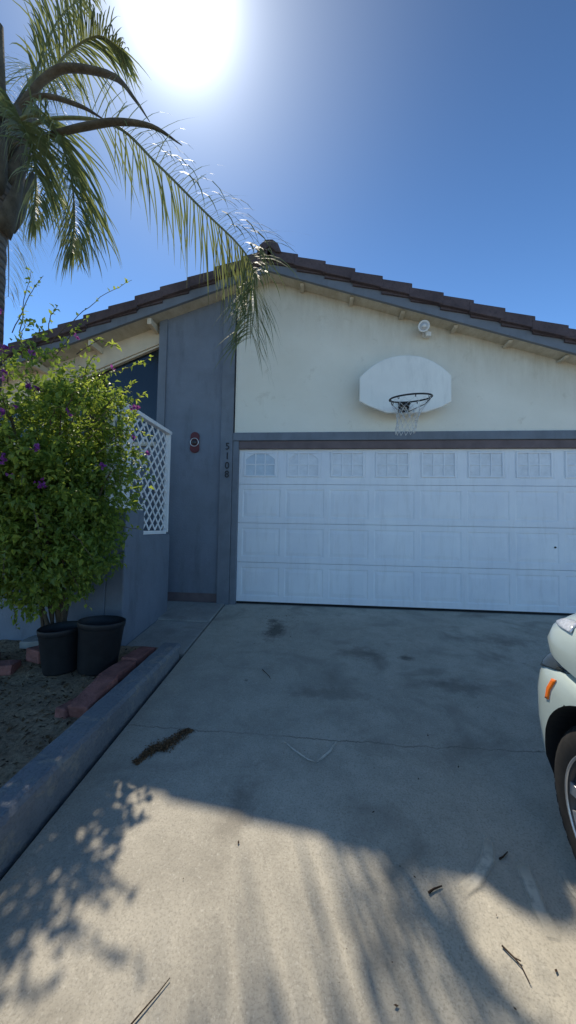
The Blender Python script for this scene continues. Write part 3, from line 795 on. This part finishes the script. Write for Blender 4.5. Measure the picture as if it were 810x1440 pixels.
def spline(pts, n):
    pts = [Vector(p) for p in pts]; P_ = [pts[0]*2-pts[1]]+pts+[pts[-1]*2-pts[-2]]; out = []
    segs = len(pts)-1
    for k_ in range(n):
        t = k_/(n-1)*segs; i = min(int(t), segs-1); u = t-i
        a, b, c, d = P_[i:i+4]
        out.append(.5*((2*b)+(c-a)*u+(2*a-5*b+4*c-d)*u*u+(3*b-a-3*c+d)*u**3))
    return out
def frond(pts, npair, ll, start=.22, droop=.30, seed=0, width=.025, spread=.75, up=.25, roll=0, tipmin=.35):
    rnd = random.Random(seed); c = spline(pts, 60); n = len(c)
    R_ = MB(); R_.tube([p-L for p in c], [.030*(1-.93*(i/(n-1))**.7)+.0025 for i in range(n)], 7, flat=.7)
    m = MB()
    for i in range(npair):
        t = start+(1-start)*((i+rnd.random()*.6)/npair)**.88
        x = t*(n-1); k_ = min(int(x), n-2); p = c[k_].lerp(c[k_+1], x-k_); T = (c[k_+1]-c[k_]).normalized()
        S = T.cross(Vector((0,0,1)))
        if S.length < .15: S = T.cross(Vector((.3,1,0)))
        S.normalize(); U = S.cross(T)
        S, U = S*math.cos(roll)+U*math.sin(roll), U*math.cos(roll)-S*math.sin(roll)
        env = math.sin(PI*min(1, .25+.72*(t-start)/(1-start)))**.6
        env = max(env, tipmin)
        for sg in (-1, 1):
            ln = ll*env*rnd.uniform(.6, 1.15)
            d = (T*rnd.uniform(.45,.75)+S*sg*spread*rnd.uniform(.7,1.1)+U*rnd.uniform(up-.35, up+.35)).normalized()
            q = p.copy(); sg_n = 6; prev = []; w0 = width*rnd.uniform(.75,1.15); tint = rnd.random()
            vs = []; dr = droop*rnd.uniform(.5, 1.9)
            for s in range(sg_n+1):
                ww = w0*(.55+.9*s/sg_n if s < sg_n*.35 else 1.0-.95*((s/sg_n-.35)/.65)**1.3)*.5
                side = d.cross(Vector((0,0,1)))
                side = side.normalized() if side.length > .05 else S
                # leaf blades stand on edge a little: tilt the width out of the horizontal
                wv_ = (side*.8+d.cross(side)*.6*sg).normalized()
                vs += [q+wv_*ww-L, q-wv_*ww-L]
                q = q+d*ln/sg_n; d = (d+Vector((rnd.uniform(-.05,.05), rnd.uniform(-.05,.05), -dr))).normalized()
            m.add(vs, [(2*s, 2*s+1, 2*s+3, 2*s+2) for s in range(sg_n)], 0, tint)
    fo = m.build('frond', M['palm'], pm); R_.build('rachis', M['rachis'], fo, smooth=True)
    return fo
C0 = Vector((PX, PY, 5.35))
def gen(az, el, ln, dr, seed, ll=.62):
    a = math.radians(az); h = Vector((math.sin(a), math.cos(a), 0)); pts = [C0+h*.12+Vector((0,0,.25))]
    p = pts[0].copy(); e = math.radians(el); n = 7
    for i in range(n):
        p = p+(h*math.cos(e)+Vector((0,0,1))*math.sin(e))*ln/n; e -= dr*(i+1)/n; e = max(e, -1.5); pts.append(p.copy())
    frond(pts, 95, ll*1.3, .2, .24, seed)
# the frond that lies over the roof edge and its neighbours
frond([(-2.75,-.92,5.75),(-2.2,-.92,5.95),(-1.40,-.92,5.80),(-.81,-.92,5.24),(-.23,-.92,4.63),(.17,-.92,4.22),(.35,-.95,3.90),(.38,-.97,3.48),(.34,-.97,3.10)], 135, .92, .20, .21, 1, .021, .8, .0, math.radians(52), .62)
frond([(-2.75,-1.0,5.75),(-2.35,-1.05,5.85),(-1.98,-1.12,5.55),(-1.74,-1.15,5.0),(-1.66,-1.15,4.45),(-1.68,-1.15,4.05)], 105, .9, .2, .26, 2, .024)
frond([(-2.8,-.8,5.9),(-2.55,-.75,6.55),(-2.22,-.7,7.10),(-1.80,-.7,7.30),(-1.45,-.7,7.05)], 85, .75, .3, .25, 3)
frond([(-2.80,-1.0,5.55),(-2.45,-1.15,5.65),(-2.15,-1.3,5.30),(-2.00,-1.33,4.85),(-1.98,-1.33,4.25)], 105, .8, .2, .28, 4)
frond([(-2.8,-.8,5.9),(-2.6,-.75,6.8),(-2.35,-.7,7.6),(-1.9,-.6,8.2)], 60, .5, .3, .25, 5)
for az, el, ln, dr, sd in ((-20,70,3.2,.45,11), (-70,55,3.3,.55,12), (-110,40,3.2,.6,13), (-95,10,2.6,.5,15), (-15,45,3.0,.5,16), (-40,20,2.8,.5,17), (-10,80,3.3,.3,19)):
    gen(az, el, ln, dr, sd)
# woody spathes arching out of the crown
def spathe(pts, r):
    c = spline(pts, 26); m = MB(); n = len(c)
    m.tube([p-L for p in c], [max(.006, r*(math.sin(PI*min(1, .12+.86*i/(n-1)))**.75)) for i in range(n)], 10, flat=.55)
    m.build('spathe', M['spathe'], pm, smooth=True)
spathe([(-2.70,-1.0,5.85),(-2.45,-1.0,6.17),(-2.18,-1.0,6.41),(-1.90,-1.0,6.47),(-1.36,-1.0,6.30),(-1.09,-1.0,5.99),(-.90,-1.0,5.70)], .052)
spathe([(-2.70,-1.0,5.95),(-2.30,-1.0,6.15),(-1.80,-1.0,5.99),(-1.42,-1.0,5.75)], .035)
spathe([(-2.55,-1.05,5.50),(-2.0,-1.05,5.60),(-1.65,-1.05,5.65),(-1.26,-1.05,5.67),(-.83,-1.05,5.57),(-.48,-1.05,5.32)], .047)

# ------------------------------------------------------------------ car
CX, CY = 3.07, -4.59
car = thing('parked_car', 'pale sage green compact car nosed toward the garage at the right edge', 'car', (CX, CY, gz(CY)))
car.rotation_euler = (math.atan(SL), 0, 0)
NOSE, TAIL = 2.05, -2.08
layers = [(.20,.16,.80),(.24,.08,.855),(.34,.04,.885),(.48,.015,.898),(.60,.0,.90),(.68,.010,.899),(.74,.035,.893),(.775,.072,.878),(.788,.105,.857),(.806,.105,.857),(.815,.045,.882),(.86,.030,.886),(.92,.055,.881),(.975,.120,.863),(1.02,.225,.82),(1.045,.38,.74),(1.06,.60,.60)]
def outline(fr, w, z, na=14):
    pts = []; D = .72; pw = .52
    yf = NOSE-fr
    for i in range(na+1):
        a = PI/2*i/na; pts.append((w*math.sin(a)**pw, yf-D*(1-math.cos(a)**pw)))
    yt = TAIL+fr*.5
    for y in lspace(yf-D, yt+.5, 12)[1:-1]: pts.append((w, y))
    for i in range(na+1):
        a = PI/2*(1-i/na); pts.append((w*math.sin(a)**pw, yt+.5*(1-math.cos(a)**pw)))
    full = pts+[(-x, y) for x, y in pts[1:-1]][::-1]
    out = []
    for x, y in full:
        d = NOSE-y
        rise = (max(0, z-.82)/.24)*(.10*min(1, max(0, (d-.25)/.95)))
        crown = .0
        out.append((x, y, z+rise))
    return out
hull = MB(); rings = [outline(fr, w_, z) for z, fr, w_ in layers]; n = len(rings[0])
for r in rings: hull.v += r
for i in range(len(rings)-1):
    for j in range(n): hull.face((i*n+j, i*n+(j+1)%n, (i+1)*n+(j+1)%n, (i+1)*n+j))
hull.face(range(n)); hull.face(range((len(rings)-1)*n, len(rings)*n))
hb = hull.build('hull', M['paint'])
cutters = []
for yy in (1.3, -1.3):
    for sx in (-1, 1):
        c_ = MB(); c_.lathe([(0,-.30),(.405,-.30),(.405,.30),(0,.30)], (sx*.86, yy, .355), (1,0,0), 56)
        co = c_.build('cut', M['clad']); cutters.append(co)
        md_ = hb.modifiers.new('b', 'BOOLEAN'); md_.operation = 'DIFFERENCE'; md_.object = co; md_.solver = 'EXACT'
bpy.context.view_layer.update()
me = bpy.data.meshes.new_from_object(hb.evaluated_get(bpy.context.evaluated_depsgraph_get()))
bpy.data.objects.remove(hb)
for co in cutters: bpy.data.objects.remove(co)
def sub(me, keep, name, mat, grow=0, smooth=True):
    bm = bmesh.new(); bm.from_mesh(me)
    bmesh.ops.delete(bm, geom=[f for f in bm.faces if not keep(f)], context='FACES')
    bm.normal_update()
    m2 = bpy.data.meshes.new(name); bm.to_mesh(m2); bm.free(); m2.materials.clear(); m2.materials.append(mat)
    for p in m2.polygons: p.material_index = 0; p.use_smooth = smooth
    if smooth: m2.set_sharp_from_angle(angle=math.radians(35))
    o = bpy.data.objects.new(name, m2); COL.objects.link(o); o.parent = car; return o
def inarch(f):
    c = f.calc_center_median()
    for yy in (1.3, -1.3):
        if math.hypot(c.y-yy, c.z-.355) < .407 and abs(c.x) < .897 and all(math.hypot(v.co.y-yy, v.co.z-.355) < .412 for v in f.verts): return True
    return False
CP, CN = Vector((0, NOSE-.36, .25)), Vector((0, -1.35, 1)).normalized()     # tilted lower edge of the painted bumper
bm = bmesh.new(); bm.from_mesh(me)
bmesh.ops.bisect_plane(bm, geom=bm.verts[:]+bm.edges[:]+bm.faces[:], plane_co=CP, plane_no=CN); bm.to_mesh(me); bm.free()
def low(f): return (f.calc_center_median()-CP).dot(CN) < 0
body = sub(me, lambda f: not inarch(f) and not low(f), 'body', M['paint'])
sub(me, lambda f: not inarch(f) and low(f), 'lower_cladding', M['clad'])
for yy in (1.3, -1.3):
    for sx in (-1, 1):
        sub(me, lambda f: inarch(f) and (f.calc_center_median().y > 0) == (yy > 0) and (f.calc_center_median().x > 0) == (sx > 0), 'wheel_arch_liner', M['clad'], smooth=False)
# greenhouse
gh = MB(); lv = [(1.12,.98,-1.98,.80),(1.30,.62,-1.93,.755),(1.46,.30,-1.85,.70),(1.57,.02,-1.72,.63),(1.615,-.20,-1.55,.52)]
def ghl(z, yf, yr, w_):
    pts = []
    for i in range(9):
        a = PI/2*i/8; pts.append((w_*math.sin(a)**.35, yr+(yf-yr)-.25*(1-math.cos(a)**.6)))
    for i in range(9):
        a = PI/2*(1-i/8); pts.append((w_*math.sin(a)**.35, yr+.20*(1-math.cos(a)**.5)))
    return [(x, y, z) for x, y in pts]+[(-x, y, z) for x, y in pts[1:-1]][::-1]
rr = [ghl(*q) for q in lv]; n = len(rr[0])
for r in rr: gh.v += r
for i in range(len(rr)-1):
    for j in range(n): gh.face((i*n+j, i*n+(j+1)%n, (i+1)*n+(j+1)%n, (i+1)*n+j), 0 if i < 3 else 1)
gh.face(range((len(rr)-1)*n, len(rr)*n), 1)
cab = gh.build('cabin_glass', [M['carglass'], M['paint']], car, smooth=True)
for sx in (-1, 1):
    for seq in (((.80,.86),(.745,.52),(.685,.20),(.615,-.10)), ((.80,-.42),(.757,-.42),(.70,-.42),(.63,-.42)), ((.80,-1.52),(.757,-1.50),(.70,-1.46),(.62,-1.42))):
        rf_ = MB(); rf_.tube([(sx*(x+.012), y, z) for (x, y), z in zip(seq, (1.12,1.30,1.46,1.57))], .03, 8, flat=.7)
        rf_.build('pillar', M['paint'], car, smooth=True)
for sx in (-1, 1):
    m = MB(); m.lathe([(0,-.06),(.07,-.055),(.095,-.01),(.095,.03),(.06,.075),(0,.09)], (sx*.97, .66, 1.16), (0,1,0), 18); m.v = [(x, y, 1.16+(z-1.16)*.75) for x, y, z in m.v]
    m.tube([(sx*.82,.64,1.13),(sx*.95,.66,1.14)], .025, 8); m.build('mirror', M['paint'], car, smooth=True)
    m = MB(); m.tube([(sx*.885,-.30,.93),(sx*.915,-.22,.935),(sx*.915,-.12,.935),(sx*.885,-.06,.93)], .013, 8); m.build('door_handle', M['paint'], car, smooth=True)
# surface patches lifted from the nose shape
def surf(z, a, out=.004):
    # point of the hull at height z (between layers) and plan angle a, left side negative x
    for i in range(len(layers)-1):
        if layers[i][0] <= z <= layers[i+1][0]: break
    t = (z-layers[i][0])/(layers[i+1][0]-layers[i][0]); fr = layers[i][1]*(1-t)+layers[i+1][1]*t; w_ = layers[i][2]*(1-t)+layers[i+1][2]*t
    pw = .52; D = .72
    x, y = w_*math.sin(a)**pw, NOSE-fr-D*(1-math.cos(a)**pw)
    d = NOSE-y; rise = (max(0, z-.82)/.24)*(.10*min(1, max(0, (d-.25)/.95)))
    nx, ny = (x/w_)**2.8/w_, max(0, (y-(NOSE-fr-D))/D)**2.8/D
    l_ = math.hypot(nx, ny)
    return Vector((x+nx/l_*out, y+ny/l_*out, z+rise))
def patch(zf0, zf1, a0, a1, na, nz, out, name, mat, sides=(-1, 1)):
    for sx in sides:
        m = MB()
        for i in range(na+1):
            a = a0+(a1-a0)*i/na
            for j in range(nz+1):
                p = surf(zf0(i/na)+(zf1(i/na)-zf0(i/na))*j/nz, a, out); m.v.append((sx*p.x, p.y, p.z))
        for i in range(na):
            for j in range(nz): m.face((i*(nz+1)+j, (i+1)*(nz+1)+j, (i+1)*(nz+1)+j+1, i*(nz+1)+j+1))
        o = m.build(name, mat, car, smooth=True)
        sm = o.modifiers.new('t', 'SOLIDIFY'); sm.thickness = .006; sm.offset = 0
R = math.radians
patch(lambda t: .63+.152*t**1.3, lambda t: .800-.004*t, R(34), R(73.0), 12, 5, .006, 'headlight', M['carglass'])
patch(lambda t: .940+.020*t, lambda t: .944+.018*t+.040*math.sin(PI*t)**.7, R(50), R(74.0), 10, 4, .007, 'turn_signal', M['clear'])
patch(lambda t: .625+.010*t, lambda t: .735+.008*t, R(74.6), R(76.8), 3, 8, .002, 'side_marker', M['amber'])
patch(lambda t: .36, lambda t: .64, R(1), R(40), 14, 4, .006, 'grille', M['clad'])
def wheel(x, y, sx):
    R_, W = .353, .205
    t = MB()
    t.lathe([(.235,-W/2+.008),(.262,-W/2),(.30,-W/2-.002),(.328,-W/2+.012),(.345,-W/2+.032),(.352,-W/2+.065),(R_,0),(.352,W/2-.065),(.345,W/2-.032),(.328,W/2-.012),(.30,W/2+.002),(.262,W/2),(.235,W/2-.008)], (0,0,0), (1,0,0), 72)
    for i in range(44):      # shoulder tread blocks
        a = 2*PI*i/44
        for s2 in (-1, 1):
            pts = []
            for r_, h in ((.329, s2*(W/2-.012)), (.3485, s2*(W/2-.055))):
                for da in (-.045, .045):
                    pts.append(Vector((h, r_*math.cos(a+da+.25*(r_-.345)), r_*math.sin(a+da+.25*(r_-.345)))))
            ou = Vector((s2*.0010, .0012*math.cos(a), .0012*math.sin(a)))
            t.add([p for p in pts]+[p+ou for p in pts], [(4,5,7,6),(0,1,5,4),(1,3,7,5),(3,2,6,7),(2,0,4,6)])
    o = t.build('wheel', M['tyre'], car, smooth=False); o.location = (x, y, R_+.002)
    for p in o.data.polygons: p.use_smooth = len(p.vertices) == 4 and p.index < 72*12
    f = sx*(W/2)
    b = MB(); b.lathe([(.240,f*.96),(.232,f*.98),(.222,f*.9),(.215,f*.2),(.215,-f*.8)], (0,0,0), (1,0,0), 56); b.build('rim_barrel', M['rimd'], o, smooth=True)
    bd = MB(); bd.lathe([(0,f*.1),(.15,f*.1),(.15,f*.0),(0,0)], (0,0,0), (1,0,0), 40); bd.build('brake_disc', M['brake'], o)
    lp = MB(); lp.torus((f*.97,0,0), .236, .006, (0,1,0), (0,0,1), 60, 6); lp.build('rim_lip', M['rim'], o, smooth=True)
    sp = MB(); sd = MB()
    for i in range(5):
        a0 = 2*PI*i/5+.31
        def pt(r_, da, h): return (f*h, r_*math.cos(a0+da), r_*math.sin(a0+da))
        # broad machined blade with dark inset
        for sgn in (-1, 1):
            q = [pt(.05, sgn*.30, .80), pt(.05, sgn*.55, .80), pt(.225, sgn*.50, .93), pt(.225, sgn*.27, .93), pt(.12, sgn*.22, .86)]
            q2 = [(a*.82, b_, c_2) for a, b_, c_2 in q]
            sp.add(q+q2, [(0,1,2,3,4),(5,6,7,8,9)]+[(k2,(k2+1)%5,5+(k2+1)%5,5+k2) for k2 in range(5)])
        q = [pt(.06, -.25, .70), pt(.06, .25, .70), pt(.222, .27, .80), pt(.222, -.27, .80)]; q2 = [(a*.8, b_, c_2) for a, b_, c_2 in q]
        sd.add(q+q2, [(0,1,2,3),(4,5,6,7)]+[(k2,(k2+1)%4,4+(k2+1)%4,4+k2) for k2 in range(4)])
    sp.build('spokes', M['rim'], o, bevel=.003); sd.build('spoke_inset', M['rimd'], o)
    cp = MB(); cp.lathe([(.07,f*.6),(.068,f*.84),(.05,f*.88),(0,f*.89)], (0,0,0), (1,0,0), 28); cp.build('centre_cap', M['rimd'], o, smooth=True)
for sx in (-1, 1):
    for yy in (1.3, -1.3): wheel(sx*.775, yy, sx)

# ------------------------------------------------------------------ camera, sun, sky
FPX = 500.0
cam = bpy.data.cameras.new('camera'); co = bpy.data.objects.new('camera', cam); COL.objects.link(co); scene.camera = co
cam.sensor_fit = 'VERTICAL'; cam.sensor_height = 24; cam.lens = FPX/1440*24; cam.clip_start = .05; cam.clip_end = 2000
yaw, pit, rol = .09279, .04358, .01767
fw = Vector((-math.sin(yaw)*math.cos(pit), math.cos(yaw)*math.cos(pit), math.sin(pit)))
ri = Vector((math.cos(yaw), math.sin(yaw), 0)); up = ri.cross(fw)
r2 = ri*math.cos(rol)+up*math.sin(rol); u2 = -ri*math.sin(rol)+up*math.cos(rol)
mat = Matrix((r2, u2, -fw)).transposed().to_4x4(); mat.translation = Vector((1.14612, -4.76065, 1.01412))
co.matrix_world = mat

EL, AZ = math.radians(56.6), math.radians(-28.3)
sd = Vector((math.sin(AZ)*math.cos(EL), math.cos(AZ)*math.cos(EL), math.sin(EL)))
sun = bpy.data.lights.new('sun', 'SUN'); sun.energy = 5.0; sun.angle = math.radians(.7); sun.color = (1, .90, .75)
so = bpy.data.objects.new('sun', sun); COL.objects.link(so); so.rotation_euler = sd.to_track_quat('Z', 'Y').to_euler(); so.location = sd*30
W = bpy.data.worlds.new('World'); scene.world = W; W.use_nodes = True; t = W.node_tree; bg = t.nodes['Background']
sk = t.nodes.new('ShaderNodeTexSky'); sk.sky_type = 'NISHITA'; sk.sun_disc = False; sk.sun_elevation = EL; sk.sun_rotation = AZ
sk.air_density = 1.0; sk.dust_density = .1; sk.ozone_density = 3.0
tc = t.nodes.new('ShaderNodeTexCoord'); dt = t.nodes.new('ShaderNodeVectorMath'); dt.operation = 'DOT_PRODUCT'
nm = t.nodes.new('ShaderNodeVectorMath'); nm.operation = 'NORMALIZE'; t.links.new(tc.outputs['Generated'], nm.inputs[0])
t.links.new(nm.outputs[0], dt.inputs[0]); 
ge, ga = math.radians(56.2), math.radians(-25.0)      # centre of the hazy aureole around the sun
dt.inputs[1].default_value = (math.sin(ga)*math.cos(ge), math.cos(ga)*math.cos(ge), math.sin(ge))
cl = t.nodes.new('ShaderNodeMath'); cl.operation = 'MAXIMUM'; cl.inputs[1].default_value = 0; t.links.new(dt.outputs['Value'], cl.inputs[0])
def powr(e, a):
    p = t.nodes.new('ShaderNodeMath'); p.operation = 'POWER'; p.inputs[1].default_value = e; t.links.new(cl.outputs[0], p.inputs[0])
    q = t.nodes.new('ShaderNodeMath'); q.operation = 'MULTIPLY'; q.inputs[1].default_value = a; t.links.new(p.outputs[0], q.inputs[0]); return q.outputs[0]
ad = t.nodes.new('ShaderNodeMath'); ad.operation = 'ADD'; a1 = t.nodes.new('ShaderNodeMath'); a1.operation = 'ADD'
a0_ = t.nodes.new('ShaderNodeMath'); a0_.operation = 'ADD'; t.links.new(powr(420, 1.6), a0_.inputs[0]); t.links.new(powr(130, .52), a0_.inputs[1])
t.links.new(a0_.outputs[0], a1.inputs[0]); t.links.new(powr(30, .32), a1.inputs[1]); t.links.new(a1.outputs[0], ad.inputs[0]); t.links.new(powr(9, .05), ad.inputs[1])
bg.inputs['Strength'].default_value = .12
tc = t.nodes.new('ShaderNodeTexCoord'); dt = t.nodes.new('ShaderNodeVectorMath'); dt.operation = 'DOT_PRODUCT'
nm = t.nodes.new('ShaderNodeVectorMath'); nm.operation = 'NORMALIZE'; t.links.new(tc.outputs['Generated'], nm.inputs[0])
t.links.new(nm.outputs[0], dt.inputs[0]); 
ge, ga = math.radians(56.2), math.radians(-25.0)      # centre of the hazy aureole around the sun
dt.inputs[1].default_value = (math.sin(ga)*math.cos(ge), math.cos(ga)*math.cos(ge), math.sin(ge))
cl = t.nodes.new('ShaderNodeMath'); cl.operation = 'MAXIMUM'; cl.inputs[1].default_value = 0; t.links.new(dt.outputs['Value'], cl.inputs[0])
def powr(e, a):
    p = t.nodes.new('ShaderNodeMath'); p.operation = 'POWER'; p.inputs[1].default_value = e; t.links.new(cl.outputs[0], p.inputs[0])
    q = t.nodes.new('ShaderNodeMath'); q.operation = 'MULTIPLY'; q.inputs[1].default_value = a; t.links.new(p.outputs[0], q.inputs[0]); return q.outputs[0]
ad = t.nodes.new('ShaderNodeMath'); ad.operation = 'ADD'; a1 = t.nodes.new('ShaderNodeMath'); a1.operation = 'ADD'
a0_ = t.nodes.new('ShaderNodeMath'); a0_.operation = 'ADD'; t.links.new(powr(420, 1.6), a0_.inputs[0]); t.links.new(powr(130, .52), a0_.inputs[1])
t.links.new(a0_.outputs[0], a1.inputs[0]); t.links.new(powr(30, .32), a1.inputs[1]); t.links.new(a1.outputs[0], ad.inputs[0]); t.links.new(powr(9, .05), ad.inputs[1])
bg.inputs['Strength'].default_value = .12
tn = t.nodes.new('ShaderNodeMix'); tn.data_type = 'RGBA'; tn.blend_type = 'MULTIPLY'; tn.inputs[0].default_value = 1
t.links.new(sk.outputs[0], tn.inputs[6]); tn.inputs[7].default_value = (.70, 1.0, 1.25, 1); 
sz = t.nodes.new('ShaderNodeSeparateXYZ'); t.links.new(nm.outputs[0], sz.inputs[0])
gr = t.nodes.new('ShaderNodeMapRange'); gr.inputs['From Min'].default_value = 0; gr.inputs['From Max'].default_value = .95
gr.inputs['To Min'].default_value = 1.75; gr.inputs['To Max'].default_value = .43; t.links.new(sz.outputs[2], gr.inputs['Value'])
vs_ = t.nodes.new('ShaderNodeVectorMath'); vs_.operation = 'SCALE'; t.links.new(tn.outputs[2], vs_.inputs[0]); t.links.new(gr.outputs[0], vs_.inputs['Scale']); t.links.new(vs_.outputs[0], bg.inputs[0])
b2 = t.nodes.new('ShaderNodeBackground'); b2.inputs[0].default_value = (.95, .98, 1, 1); t.links.new(ad.outputs[0], b2.inputs[1])
ash = t.nodes.new('ShaderNodeAddShader'); t.links.new(bg.outputs[0], ash.inputs[0]); t.links.new(b2.outputs[0], ash.inputs[1])
t.links.new(ash.outputs[0], t.nodes['World Output'].inputs[0])
scene.view_settings.view_transform = 'Standard'; scene.view_settings.look = 'None'; scene.view_settings.exposure = 0; scene.view_settings.gamma = 1
